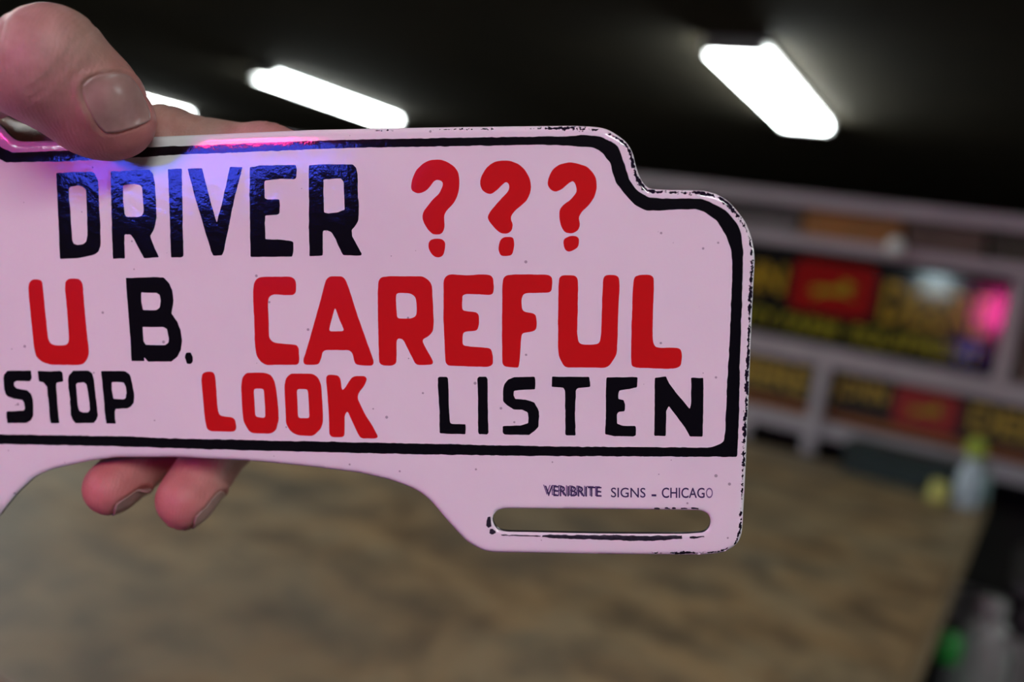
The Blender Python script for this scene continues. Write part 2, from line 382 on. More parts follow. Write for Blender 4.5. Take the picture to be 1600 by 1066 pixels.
# cart beside the table with dark and grey things on it
ct = empty('utility_cart', GRID @ Matrix.Translation((.14, 1.72, 0)), 'low black utility cart standing between the table and the shelving', 'cart')
ZD = .55
bm_obj('deck', box(-.24, .24, -.72, .72, ZD-.03, ZD, .006), M_black, ct)
bm_obj('lower_deck', box(-.22, .22, -.68, .68, .14, .17, .006), M_black, ct)
for sx in (-1, 1):
    for sy in (-1, 1):
        bm_obj('post', box(sx*.20-.015, sx*.20+.015, sy*.66-.015, sy*.66+.015, .171, ZD-.031, .003), M_black, ct)
        bm_obj('caster', lathe([(0, 0), (.018, .004), (.03, .03), (.03, .09), (.015, .10), (.012, .139), (0, .139)], 16, cx=sx*.19, cy=sy*.64), M_black, ct, True)
bn = empty('storage_bin', GRID @ Matrix.Translation((.20, 2.22, ZD)), 'tall black storage bin with a rounded lid beside the table corner', 'bin')
bm_obj('bin_body', box(-.17, .17, -.19, .19, .001, .30, .02), M_black, bn)
bm_obj('bin_lid', box(-.18, .18, -.20, .20, .302, .352, .02, 3), M_black, bn)
M_jug = varied('pale_grey_plastic', (.26, .28, .26), (.34, .36, .34), 12, .5)
jg = empty('grey_jug', GRID @ Matrix.Translation((.000, 1.93, ZD)), 'pale grey plastic jug standing in front of the black bin', 'jug')
bm_obj('jug_body', lathe([(0, .001), (.046, .001), (.052, .012), (.052, .20), (.047, .245), (.034, .278), (.024, .29), (0, .29)], 28), M_jug, jg, True)
bm_obj('jug_cap', lathe([(0, .2905), (.025, .2905), (.025, .32), (.021, .325), (0, .325)], 24), M_jug, jg, True)
bm_obj('jug_handle', tube([(.036, -.02, .265), (.055, -.03, .265), (.066, -.036, .24), (.066, -.036, .17), (.046, -.026, .13)], .008, 10), M_jug, jg, True)
M_grn = mat('bright_green_plastic', (.03, .30, .05), .35)
gb = empty('green_bottle', GRID @ Matrix.Translation((-.046, 1.60, ZD)), 'bright green plastic bottle beside the table edge at the lower right', 'bottle')
bm_obj('bottle_body', lathe([(0, .001), (.019, .001), (.0215, .008), (.0215, .24), (.018, .265), (.011, .285), (0, .285)], 24), M_black, gb, True)
bm_obj('bottle_cap', lathe([(0, .2855), (.013, .2855), (.018, .292), (.018, .326), (.013, .334), (0, .336)], 20), M_grn, gb, True)

# ------------------------------------------------------------------ hand-held enamel sign
Z0 = .23
al, be = F/10489., F/11868.                # plate turned so its right side and top come a little nearer
def plate_pt(x, y):
    X = (x-800)/F; Y = (533-y)/F
    return EYE + ray(x, y)*(Z0/(1+al*X+be*Y))
nrm = al*RT+be*UP+fw; nrm /= np.linalg.norm(nrm)
ORG = plate_pt(600, 520)
Uax = plate_pt(1100, 519)-plate_pt(100, 519); Uax /= np.linalg.norm(Uax)
Wax = -nrm
Vax = np.cross(Wax, Uax)
def PL(x, y):                               # photograph point -> millimetres on the plate
    P = plate_pt(x, y)-ORG
    return (P@Uax*1000, P@Vax*1000)
PM = Matrix(((Uax[0], Vax[0], Wax[0], ORG[0]), (Uax[1], Vax[1], Wax[1], ORG[1]), (Uax[2], Vax[2], Wax[2], ORG[2]), (0, 0, 0, 1)))
sign = empty('metal_sign', PM, 'white enamel metal sign with black border and red and black words in the hand', 'sign')

def fillet(pts, r, n=3):
    out = []; m = len(pts)
    for i in range(m):
        p0, p1, p2 = (np.array(pts[(i+k) % m], float) for k in (-1, 0, 1))
        d0, d2 = p0-p1, p2-p1; l0, l2 = np.linalg.norm(d0), np.linalg.norm(d2)
        a_ = p1+d0/l0*min(r, .45*l0); c_ = p1+d2/l2*min(r, .45*l2)
        for k in range(n+1):
            t = k/n; out.append((1-t)**2*a_+2*t*(1-t)*p1+t*t*c_)
    return np.array(out)
def resample(pts, step):
    out = []; m = len(pts)
    for i in range(m):
        p, q = np.array(pts[i]), np.array(pts[(i+1) % m]); l = np.linalg.norm(q-p)
        k = max(1, int(round(l/step)))
        for j in range(k): out.append(p+(q-p)*j/k)
    out = np.array(out)
    keep = np.linalg.norm(out-np.roll(out, 1, 0), axis=1) > step*.15
    return out[keep]
def inside(P, loops):
    r = np.zeros(len(P), bool)
    for lp in loops:
        x, y = P[:, 0], P[:, 1]
        for i in range(len(lp)):
            x1, y1 = lp[i]; x2, y2 = lp[(i+1) % len(lp)]
            if y1 == y2: continue
            cnd = ((y1 > y) != (y2 > y)) & (x < (x2-x1)*(y-y1)/(y2-y1)+x1)
            r ^= cnd
    return r
def segs(loops):
    a_ = np.concatenate(loops); c_ = np.concatenate([np.roll(l, -1, 0) for l in loops]); return a_, c_
_trees = {}
def dist_to(P, S):
    """distance of points to outline segments, through a tree of points sampled along them"""
    a_, c_ = S; key = (len(a_), float(a_[0, 0]), float(a_[0, 1]), float(c_[-1, 0]), float(a_.sum()))
    if key not in _trees:
        l = np.linalg.norm(c_-a_, axis=1); pts = []
        for k in range(len(a_)):
            m_ = max(1, int(math.ceil(l[k]/.09)))
            pts += [a_[k]+(c_[k]-a_[k])*(j/m_) for j in range(m_)]
        t = KDTree(len(pts))
        for k, q in enumerate(pts): t.insert((q[0], q[1], 0), k)
        t.balance(); _trees[key] = t
    f_ = _trees[key].find
    return np.array([f_((x, y, 0))[2] for x, y in P.tolist()]) if len(P) else np.zeros(0)
def cdt(loops, step, region=None):
    """triangles filling the loops (even-odd), with inner points every step millimetres"""
    S = segs(loops); allp = np.concatenate(loops); lo, hi = allp.min(0), allp.max(0)
    if step:
        gx, gy = np.meshgrid(np.arange(lo[0], hi[0], step), np.arange(lo[1], hi[1], step*.866))
        gx = gx+np.where(np.arange(gx.shape[0]) % 2, step/2, 0)[:, None]
        G = np.stack([gx.ravel(), gy.ravel()], 1)
        if region is not None: G = G[region(G)]
        G = G[inside(G, loops)]
        if len(G): G = G[dist_to(G, S) > step*.45]
    else: G = np.zeros((0, 2))
    V = [Vector(p) for p in allp]+[Vector(p) for p in G]
    E_ = []; o = 0
    for l in loops:
        k = len(l); E_ += [(o+i, o+(i+1) % k) for i in range(k)]; o += k
    v, e, f, *_ = delaunay_2d_cdt(V, E_, [], 0, 1e-5)
    P = np.array([q[:] for q in v]); T = np.array([t for t in f if len(t) == 3])
    T = T[inside(P[T].mean(1), loops)]
    # counter-clockwise
    ar = (P[T[:, 1], 0]-P[T[:, 0], 0])*(P[T[:, 2], 1]-P[T[:, 0], 1])-(P[T[:, 2], 0]-P[T[:, 0], 0])*(P[T[:, 1], 1]-P[T[:, 0], 1])
    T[ar < 0] = T[ar < 0][:, ::-1]
    return P, T
def boundary(T):
    cnt = {}
    for t in T:
        for i in range(3):
            a_, c_ = int(t[i]), int(t[(i+1) % 3])
            if (c_, a_) in cnt: del cnt[(c_, a_)]
            else: cnt[(a_, c_)] = 1
    return list(cnt)

OUT_PX = [(28.5, 221), (49.5, 220.5), (96, 219), (247, 213), (487, 202.5), (600, 200), (712.6, 198), (840, 196.6), (894.7, 196), (932, 197.7), (949.4, 201.4), (967, 212), (980, 222.8), (988.8, 238), (993, 257.8), (999.7, 277.5), (1008.5, 290.6), (1017, 295.4), (1058.8, 296.8), (1098, 297.6), (1118, 302), (1137.5, 312.5), (1153, 330), (1166, 347.5), (1174.7, 369.4), (1178.7, 390), (1180, 405), (1176, 480), (1172.3, 570), (1170.8, 615), (1168, 664), (1166.6, 712), (1163, 783), (1160, 834), (1155, 848), (1146, 857.5), (1129, 866), (1099, 869), (964, 868), (768, 865), (751, 861), (727.5, 847), (694, 810), (673.5, 785), (655, 770), (636, 761), (608, 751), (560, 740), (480, 730), (400, 722), (280, 715.5), (180, 715.5), (140, 721), (80, 734), (52, 746), (24, 772), (0, 802), (-30, 838), (-55, 856), (-80, 862), (-430, 866), (-462, 850), (-475, 815), (-478, 320), (-468, 285), (-440, 262), (-390, 250), (-370, 225), (-350, 195), (-310, 180), (-60, 178), (-25, 181), (0, 196.5), (9, 208.5), (19.5, 217.5)]
def px(pts): return np.array([PL(*q) for q in pts])
OUTL = resample(fillet(px(OUT_PX), 1.6, 3), .6)
SLOT_PX = [(786.8, 795), (987.5, 796.5), (1094.8, 798), (1107, 803.4), (1111, 814), (1108.5, 825.4), (1100, 833), (1070, 835), (932.5, 834.5), (850, 832.8), (789.5, 831.7), (775.8, 828), (769, 815.8), (770, 806), (777, 798)]
SLOT = resample(fillet(px(SLOT_PX), 1.0, 3), .6)
SLOT2 = np.array([(PL(350, 815)[0]*2-q[0], q[1]) for q in SLOT])[::-1]

G = {}        # glyphs: list of (name, colour, loops in photograph pixels, corner radius)
GL = []
def g(name, col, crop, *loops):
    x0, y0, s = crop
    GL.append((name, col, [[(x0+a_/s, y0+c_/s) for a_, c_ in l] for l in loops]))
C1 = (80, 240, 5.924); C2 = (330, 240, 5.924); C3 = (630, 240, 5.0); C4 = (30, 420, 5.714); C5 = (390, 420, 5.333)
C6 = (680, 420, 6.27); C7 = (860, 420, 6.273); C8 = (0, 570, 7.273); C9 = (300, 570, 5.333); C10 = (670, 570, 6.957); C11 = (880, 570, 5.333); CF = (0, 0, 1.0)
g('D', 'k', C1, [(48,180),(100,176),(375,166),(405,185),(437,255),(443,450),(455,640),(458,840),(440,905),(400,935),(320,955),(240,968),(82,975)], [(165,325),(180,308),(250,293),(300,312),(325,340),(332,560),(335,760),(325,815),(295,840),(240,845),(205,832),(195,800),(180,560),(165,400)])
g('R', 'k', C1, [(553,165),(910,150),(945,190),(960,280),(972,440),(975,600),(960,680),(945,715),(918,765),(940,830),(1000,960),(862,970),(848,945),(760,780),(735,750),(680,748),(678,800),(683,970),(572,975),(565,800),(555,400)], [(665,300),(690,288),(765,280),(820,290),(842,310),(850,400),(858,540),(840,575),(790,588),(700,585),(680,560),(668,450)])
g('I', 'k', C1, [(1080,145),(1208,140),(1215,400),(1222,800),(1226,950),(1200,963),(1112,963),(1105,800),(1092,400)])
g('V', 'k', CF, [(293,263.6),(315.5,262.8),(323,290.6),(330,319),(338.8,348),(347,317.6),(359.5,261),(379,261),(367,307.5),(357,356.5),(350,392),(347,399.5),(333.4,399.5),(330,392),(304.5,307.5)])
g('E', 'k', C2, [(358,128),(450,110),(785,105),(792,150),(788,225),(770,238),(640,235),(500,250),(492,280),(495,410),(520,425),(632,425),(636,480),(632,555),(610,568),(500,575),(497,640),(502,795),(620,795),(740,808),(762,820),(762,900),(750,955),(365,958),(360,700),(356,400)])
g('R', 'k', C2, [(905,108),(1020,100),(1310,100),(1340,125),(1355,200),(1360,400),(1368,500),(1362,620),(1340,665),(1300,710),(1305,765),(1395,925),(1390,943),(1225,943),(1205,910),(1150,790),(1110,725),(1070,710),(1035,715),(1032,945),(910,952),(905,700),(905,400)], [(1040,240),(1200,228),(1225,260),(1232,400),(1235,520),(1170,545),(1080,555),(1045,545),(1040,400)])
g('?', 'r', C3, [(60,270),(70,200),(100,130),(160,72),(210,50),(280,46),(340,62),(400,100),(430,145),(440,200),(438,270),(425,330),(390,395),(335,450),(318,490),(325,560),(318,600),(295,632),(240,634),(200,605),(160,540),(147,490),(160,450),(220,370),(285,310),(312,245),(305,215),(265,204),(240,215),(210,260),(170,298),(120,315),(75,298)], [(195,720),(205,680),(245,664),(300,666),(328,690),(328,740),(315,795),(285,812),(245,808),(210,770)])
g('?', 'r', C3, [(600,230),(608,180),(650,110),(710,66),(760,55),(830,56),(900,80),(950,125),(990,195),(1000,250),(990,320),(960,375),(880,440),(845,480),(840,515),(858,550),(850,600),(820,625),(770,627),(720,590),(670,530),(658,495),(680,450),(760,360),(825,290),(830,240),(805,220),(770,245),(740,280),(690,317),(650,312),(610,280)], [(745,720),(758,675),(790,652),(855,650),(868,690),(866,740),(850,795),(810,803),(765,800),(745,765)])
g('?', 'r', C3, [(1127,250),(1135,190),(1165,125),(1220,85),(1300,66),(1370,80),(1440,105),(1485,150),(1510,200),(1512,270),(1495,340),(1450,405),(1390,460),(1372,500),(1382,560),(1370,600),(1320,625),(1265,618),(1235,575),(1220,510),(1220,440),(1250,400),(1310,360),(1350,310),(1357,280),(1342,230),(1325,215),(1300,225),(1240,280),(1195,300),(1160,290)], [(1250,690),(1262,660),(1310,642),(1355,645),(1376,670),(1370,730),(1320,762),(1285,768),(1260,745)])
g('U', 'r', C4, [(82,190),(88,130),(115,97),(170,93),(205,110),(213,170),(235,400),(258,620),(280,670),(330,685),(410,683),(440,665),(445,620),(430,400),(410,180),(412,115),(440,92),(500,86),(545,95),(568,140),(575,250),(590,420),(610,620),(625,740),(612,800),(575,852),(520,860),(290,858),(195,828),(150,780),(135,720),(110,480)])
g('B', 'k', C4, [(952,82),(1180,75),(1290,78),(1340,130),(1370,200),(1378,290),(1360,400),(1410,470),(1440,540),(1455,640),(1445,720),(1415,785),(1360,828),(1150,830),(1115,790),(1120,825),(1003,826),(995,640),(970,340)], [(1090,212),(1230,215),(1255,235),(1265,290),(1255,350),(1220,370),(1105,368),(1092,290)], [(1102,520),(1290,520),(1320,540),(1335,610),(1335,660),(1300,683),(1130,680),(1110,650)])
g('.', 'k', C4, [(1480,790),(1490,750),(1530,746),(1550,790),(1550,835),(1530,852),(1495,845)])
g('C', 'r', C5, [(28,190),(38,115),(65,78),(110,67),(340,66),(375,85),(388,120),(385,200),(360,220),(280,220),(200,212),(165,230),(152,270),(160,440),(162,570),(185,605),(230,620),(390,635),(410,660),(416,760),(405,800),(140,802),(100,780),(60,730),(45,640),(38,420)])
g('A', 'r', C5, [(445,770),(480,660),(590,270),(635,95),(665,64),(770,62),(800,90),(830,170),(900,390),(960,560),(1035,770),(1030,805),(970,810),(890,800),(870,770),(860,710),(830,678),(640,677),(610,690),(595,750),(580,795),(530,803),(460,800)], [(712,320),(740,400),(790,520),(720,522),(660,522),(690,400)])
g('R', 'r', C5, [(1068,200),(1075,100),(1100,68),(1180,62),(1440,62),(1495,95),(1520,140),(1525,250),(1535,440),(1530,520),(1490,565),(1440,590),(1450,630),(1530,770),(1525,800),(1410,805),(1380,790),(1340,710),(1280,590),(1245,578),(1225,595),(1225,720),(1222,790),(1190,808),(1110,808),(1080,785),(1075,640),(1070,420)], [(1220,205),(1260,200),(1340,205),(1385,235),(1393,310),(1392,390),(1350,415),(1230,415),(1222,310)])
g('E', 'r', C6, [(82,120),(100,75),(150,55),(330,65),(440,55),(540,60),(568,95),(575,200),(565,250),(520,258),(420,250),(300,248),(265,260),(265,400),(290,415),(400,425),(428,450),(430,540),(415,600),(380,612),(290,615),(270,640),(268,750),(330,762),(520,775),(550,790),(568,870),(565,940),(520,962),(130,950),(100,920),(95,800),(82,500)])
g('F', 'r', C6, [(658,150),(668,90),(700,62),(800,55),(1100,58),(1140,75),(1150,130),(1140,220),(1105,235),(900,238),(860,250),(845,310),(850,400),(880,425),(960,435),(990,460),(998,530),(990,595),(955,615),(850,630),(840,700),(830,880),(820,965),(790,970),(690,960),(658,935),(655,700)])
g('U', 'r', C7, [(80,180),(85,90),(115,63),(230,63),(265,85),(272,150),(268,400),(262,640),(275,720),(310,745),(450,743),(485,720),(497,640),(505,400),(515,120),(530,70),(570,60),(640,62),(672,85),(678,180),(665,420),(660,640),(652,820),(640,860),(580,950),(545,970),(160,968),(125,945),(85,860),(75,780),(75,480)])
g('L', 'r', C7, [(805,250),(815,100),(840,68),(900,58),(980,60),(1012,85),(1015,180),(1005,420),(1003,700),(1020,760),(1060,775),(1250,775),(1282,795),(1290,860),(1280,950),(1240,975),(1150,982),(830,970),(795,950),(790,840),(795,600)])
g('S', 'k', C8, [(40,160),(48,110),(85,68),(350,66),(363,150),(345,188),(180,188),(160,205),(160,240),(190,270),(310,290),(350,325),(372,385),(380,480),(378,580),(355,630),(300,664),(85,664),(75,590),(75,530),(265,523),(285,500),(275,430),(255,400),(165,388),(100,370),(65,340),(45,270)])
g('T', 'k', C8, [(430,70),(560,75),(680,68),(710,85),(718,150),(725,190),(645,205),(640,250),(650,380),(665,560),(675,664),(580,668),(568,620),(550,400),(535,250),(500,205),(445,190),(435,130)])
g('O', 'k', C8, [(775,180),(785,120),(830,68),(1010,66),(1050,100),(1065,150),(1085,310),(1105,480),(1115,580),(1100,620),(1065,664),(860,664),(830,630),(805,560),(798,400),(780,250)], [(865,225),(885,205),(950,200),(985,220),(1000,300),(1020,440),(1025,510),(1005,543),(950,543),(905,525),(888,480),(878,380)])
g('P', 'k', C8, [(1150,72),(1420,72),(1470,105),(1490,150),(1510,250),(1528,350),(1520,430),(1490,475),(1450,497),(1320,500),(1308,530),(1308,600),(1318,670),(1210,670),(1195,560),(1180,380),(1165,220)], [(1272,195),(1390,200),(1415,210),(1432,260),(1440,320),(1430,375),(1405,395),(1290,385),(1280,330),(1270,260)])
g('L', 'r', C9, [(78,120),(85,75),(120,58),(170,58),(192,85),(200,180),(215,380),(230,420),(260,430),(340,440),(362,465),(370,530),(355,558),(160,555),(125,535),(108,460),(95,330)])
g('O', 'r', C9, [(410,180),(420,110),(450,68),(600,65),(660,85),(690,140),(705,220),(722,380),(722,470),(700,550),(655,575),(500,570),(470,545),(430,470),(420,380)], [(515,200),(598,198),(605,280),(613,440),(580,442),(528,432)])
g('O', 'r', C9, [(772,170),(785,110),(825,72),(1010,75),(1055,110),(1078,170),(1090,360),(1093,480),(1070,540),(1010,595),(880,588),(820,555),(785,490),(778,340)], [(875,203),(965,203),(972,300),(980,445),(885,445)])
g('K', 'r', C9, [(1118,130),(1120,95),(1150,82),(1215,88),(1238,115),(1250,215),(1275,195),(1325,115),(1355,95),(1440,95),(1460,118),(1440,170),(1385,240),(1380,285),(1440,410),(1510,520),(1552,600),(1535,615),(1415,615),(1390,590),(1340,480),(1295,385),(1272,420),(1272,590),(1255,605),(1165,603),(1145,580),(1140,420),(1130,250)])
g('L', 'k', C10, [(100,140),(120,132),(195,132),(210,150),(215,300),(222,500),(228,620),(245,642),(400,648),(404,700),(398,755),(200,752),(118,745),(115,500),(98,220)])
g('I', 'k', C10, [(528,150),(545,130),(625,132),(640,155),(640,400),(648,740),(635,756),(545,755),(537,735),(537,400)])
g('S', 'k', C10, [(808,260),(825,210),(860,165),(925,135),(1150,130),(1160,180),(1155,268),(1000,272),(925,285),(920,330),(940,372),(1040,378),(1150,410),(1170,450),(1195,500),(1200,560),(1190,680),(1150,720),(1095,765),(820,760),(803,740),(803,665),(1000,660),(1080,635),(1085,580),(1075,515),(1010,490),(920,485),(850,440),(810,400)])
g('T', 'k', CF, [(862.6,588.7),(920.9,589.0),(922.2,604.7),(903,606.5),(900.2,609.5),(898.4,645),(899.3,680.6),(883.7,680.2),(883.2,645),(882.7,611),(879.9,605.9),(861.9,604.5)])
g('E', 'k', C11, [(360,105),(620,103),(615,190),(540,203),(470,215),(458,240),(462,288),(505,293),(516,330),(512,388),(465,395),(447,415),(448,490),(490,508),(605,512),(607,590),(580,598),(430,595),(348,580),(355,450),(355,250)])
g('N', 'k', C11, [(762,108),(858,98),(880,150),(930,220),(1055,368),(1065,330),(1068,108),(1168,108),(1168,250),(1162,600),(1055,597),(1020,530),(880,345),(858,385),(855,595),(758,592),(762,350)])
BO_PX = [(19.5, 238.5), (97.5, 235.5), (127, 234), (260, 229), (400, 223.5), (520, 219), (600, 217), (712, 215), (840, 213.6), (883.8, 213), (916.6, 210.8), (938.4, 213), (962.5, 226), (969, 236), (977.8, 262), (984.4, 284), (997.5, 299.4), (1012.8, 308), (1037, 310), (1093.8, 310.3), (1109, 314.7), (1133, 327.8), (1150.6, 347.5), (1158.3, 365), (1161, 392), (1161, 405), (1159, 480), (1156, 570), (1154.7, 645), (1151.9, 714), (880, 712.9), (640, 710), (320, 702), (160, 697), (0, 694), (-440, 690), (-462, 670), (-462, 330), (-450, 300), (-420, 280), (-370, 268), (-350, 240), (-335, 210), (-310, 198), (-60, 196), (-22, 206), (0, 229.5)]
BI_PX = [(9, 254), (90, 252.7), (165, 249), (240, 244.5), (276, 242), (400, 237), (520, 232), (600, 230), (712, 228.5), (840, 226), (883.8, 227.6), (927.5, 230.5), (942.8, 240), (953.8, 255.6), (958, 273), (962.5, 286), (980, 308), (993, 321), (1010.6, 329.4), (1087, 326.7), (1100, 331), (1120, 345), (1135, 369), (1142, 388), (1144, 410), (1143.5, 442.7), (1140.5, 518), (1137.8, 570), (1136, 607.5), (1133, 675), (1131, 690), (1122, 695.6), (1105, 699.4), (880, 698), (640, 693), (256, 685), (200, 682), (0, 679), (-430, 675), (-447, 660), (-447, 335), (-438, 312), (-412, 296), (-362, 284), (-337, 250), (-322, 222), (-300, 213), (-65, 211), (-35, 220), (-10, 243)]
def rough(l, amp, step=.45):
    l = resample(l, step); k = len(l)
    n_ = rng.normal(0, 1, (k, 2)); n_ = (n_+np.roll(n_, 1, 0)+np.roll(n_, -1, 0))/3
    return l+n_*amp
BORD = [rough(fillet(px(BO_PX), .5, 2), .075, .45), rough(fillet(px(BI_PX), .6, 2), .075, .45)]
GLM = []
for (nm, col, loops) in GL:
    GLM.append((nm, col, [rough(fillet(px(l), .75 if col == 'r' else .28, 3), .03 if col == 'r' else .045, .45) for l in loops]))
S_out = segs([OUTL]); S_slots = segs([SLOT, SLOT2]); S_all = segs([OUTL, SLOT, SLOT2])
PRINT = [l for q in GLM for l in q[2]]
S_print = segs(PRINT+BORD)
def meniscus(P):
    ins = np.zeros(len(P), bool)
    for (_, _, loops) in GLM+[('b', 'k', BORD)]:
        lo = np.min([l.min(0) for l in loops], 0); hi = np.max([l.max(0) for l in loops], 0)
        k = np.where(((P >= lo) & (P <= hi)).all(1))[0]
        if len(k): ins[k] |= inside(P[k], loops)
    d = np.where(ins, 0, dist_to(P, S_print))
    return .034*np.exp(-d/.9)
def relief(P):
    d = dist_to(P, S_out); ds = dist_to(P, S_slots)
    h = -.337*np.clip(1-d/7.5, 0, 1)**4 - .55*np.clip(1-d/1.0, 0, 1)**2 - .35*np.clip(1-ds/.8, 0, 1)**2
    h += .05*np.sin(P[:, 0]*.11+1)*np.sin(P[:, 1]*.09) + .006*np.sin(P[:, 0]*.9+P[:, 1]*.5)*np.sin(P[:, 1]*1.1)
    return h + meniscus(P)
XL = PL(-20, 500)[0]
def dense(Gp):                                # fine where seen, coarse on the part outside the frame
    ix = np.round(Gp[:, 0]/.62).astype(int); return (Gp[:, 0] > XL) | (rng.random(len(Gp)) < .08)
P, T = cdt([OUTL, SLOT, SLOT2], .62, dense)
H = relief(P); n_ = len(P)
bd = boundary(T)
TH = -1.7
V3 = np.concatenate([np.c_[P, H], np.c_[P, np.full(n_, TH)]])/1000
faces = [tuple(int(q) for q in t) for t in T]+[tuple(int(q)+n_ for q in t[::-1]) for t in T]
faces += [(c_, a_, a_+n_, c_+n_) for (a_, c_) in bd]
me = bpy.data.meshes.new('plate'); me.from_pydata(V3.tolist(), [], faces)
dr = np.minimum(dist_to(P, S_out), 50); dsl = dist_to(P, S_slots)
uR = PL(560, 500)[0]
wear_v = np.where(P[:, 1] > PL(600, 720)[1], np.clip((P[:, 0]-uR)/55, 0, 1), np.clip((P[:, 0]-PL(930, 800)[0])/35, 0, .85))
rimv = np.where(dsl < 2.2, np.maximum(dsl, .0)+ .35, dr); wear_v = np.where(dsl < 2.2, np.clip((P[:, 0]-PL(930, 800)[0])/30, 0, .8)*(P[:, 1] > PL(940, 815)[1])*.0, wear_v)
for nm, arr in (('rim_mm', rimv), ('wear', wear_v)):
    at_ = me.attributes.new(nm, 'FLOAT', 'POINT'); at_.data.foreach_set('value', np.concatenate([arr, np.full(n_, 9.0) if nm == 'rim_mm' else np.zeros(n_)]).astype(np.float32))
pl = link('plate', me, [M_white, M_side], sign, True)
nt = len(T)
me.polygons.foreach_set('material_index', np.array([0]*nt+[1]*(len(me.polygons)-nt), np.int32))

def print_part(name, loops, m, step=.5, lift=.030, dome=.008, dl=1.2, label=None):
    P, T = cdt(loops, step); d = dist_to(P, segs(loops))
    top = relief(P)+lift+dome*(1-np.exp(-d/dl)); k = len(P); bd_ = boundary(T)
    bv = sorted({q for e in bd_ for q in e}); mp = {q: k+i for i, q in enumerate(bv)}
    V = np.concatenate([np.c_[P, top], np.c_[P[bv], top[bv]], np.c_[P[bv], top[bv]-.10]])/1000
    fs = [tuple(int(q) for q in t) for t in T]+[(mp[c_], mp[a_], mp[a_]+len(bv), mp[c_]+len(bv)) for (a_, c_) in bd_]
    me = bpy.data.meshes.new(name); me.from_pydata(V.tolist(), [], fs)
    o = link(name, me, m, sign, True)
    if label: o['label'] = label
    return o
print_part('border', BORD, M_black_e, .8, label='black painted border line')
for (nm, col, loops) in GLM:
    cn = 'black' if col == 'k' else 'red'
    kind = {'?': ('question_mark', f'{cn} question mark'), '.': ('full_stop', 'black full stop')}.get(nm, ('letter', f'{cn} capital letter {nm}'))
    print_part(kind[0], loops, M_black_e if col == 'k' else M_red_e, .5, label=kind[1])

# maker's line, printed small above the slot
def small_word(s, x0, x1, yt0, yb0, yt1, yb1, m, lift, bold=0.0):
    me, lo, hi = text_mesh(s, bold); pts = []
    for v in me.vertices:
        fx = (v.co.x-lo[0])/(hi[0]-lo[0]); fy = (v.co.y-lo[1])/(hi[1]-lo[1])
        yy = (1-fx)*(yb0+(yt0-yb0)*fy)+fx*(yb1+(yt1-yb1)*fy)
        pts.append(PL(x0+(x1-x0)*fx, yy))
    P = np.array(pts); h = relief(P)
    for v, q, z in zip(me.vertices, P, h): v.co = (q[0]/1000, q[1]/1000, (z+lift)/1000)
    return link('maker_lettering', me, m, sign)
small_word('VERIBRITE', 851, 940, 759, 775.5, 761, 776.5, M_ink, .03, .012)
small_word('VERIBRITE', 848.5, 937.5, 757.5, 773.5, 760, 775.5, M_ink2, .022, -.006)
small_word('SIGNS', 954.6, 1008.6, 762, 777.3, 762.4, 777.8, M_ink, .03, .008)
small_word('-', 1018, 1025.5, 772.4, 775.6, 772.6, 775.8, M_ink, .03)
small_word('CHICAG', 1034, 1101, 762, 778.3, 762.3, 778.5, M_ink, .03, .012)
small_word('O', 1103, 1113.7, 762.3, 778.5, 762.4, 778.6, M_ink2, .03, .006)
# blackened chips round the slot
def chip_part(pts):
    l = rough(px(pts), .10, .35); P, T = cdt([l], .4); h = relief(P)+.06
    me = bpy.data.meshes.new('enamel_chip'); me.from_pydata((np.c_[P, h]/1000).tolist(), [], [tuple(int(q) for q in t) for t in T])
    o = link('enamel_chip', me, M_chip, sign, True); o['label'] = 'blackened chip in the enamel'
chip_part([(848, 836.2), (870, 836.0), (930, 836.3), (1000, 837.2), (1065, 837.0), (1066, 842), (1040, 844), (1008, 845.5), (985, 845), (940, 843.5), (905, 843), (880, 842), (862, 841), (846, 839.5)])
chip_part([(1078, 839), (1100, 837.2), (1101, 839), (1085, 842.2), (1078, 841.5)])
chip_part([(783, 835.2), (820, 836.4), (845, 837.2), (844, 838.6), (815, 838), (784, 837)])
chip_part([(762, 808.5), (766, 808), (767.2, 816), (768, 823), (764, 825.5), (759.5, 822), (760.5, 814)])
chip_part([(766, 827), (770, 826), (774.5, 829.5), (775, 833), (769, 835.5), (764.5, 833.5)])
for (x0, x1) in ((1022, 1031), (1038, 1047), (1050, 1056), (1064, 1074), (1080, 1092)):
    chip_part([(x0, 793.8), ((x0+x1)/2, 793.2), (x1, 794.2), (x1, 796), (x0, 795.8)])

# ------------------------------------------------------------------ the hand
def cp(x, y, Z): return np.array([(x-800)/F*Z, (533-y)/F*Z, Z])      # camera-frame point (right, up, forward)
VS = .00075
fingers = {
 'thumb': [((-200, 55, .264), .0150), ((-112, 98, .2350), .0116), ((-34, 116, .2270), .0098), ((82, 95, .2150), .0114), ((142, 146, .2205), .0099), ((186, 187, .2270), .0086)],
 'index': [((0, 262, .270), .0115), ((255, 228, .2512), .0096), ((415, 245, .2465), .0079), ((520, 258, .2440), .0069)],
 'middle': [((95, 400, .289), .0118), ((300, 545, .290), .0100), ((362, 674, .2735), .0087), ((291, 780, .2585), .0083)],
 'ring': [((10, 470, .294), .0112), ((210, 560, .291), .0096), ((258, 688, .2730), .0086), ((175, 762, .2585), .0078)],
 'little': [((-60, 560, .288), .0105), ((95, 570, .290), .0084), ((120, 615, .2800), .0072), ((85, 640, .2680), .0064)],
}
extra_thumb = [((122, 176, .2255), .0086), ((160, 190, .2270), .0082), ((60, 120, .217), .0105)]
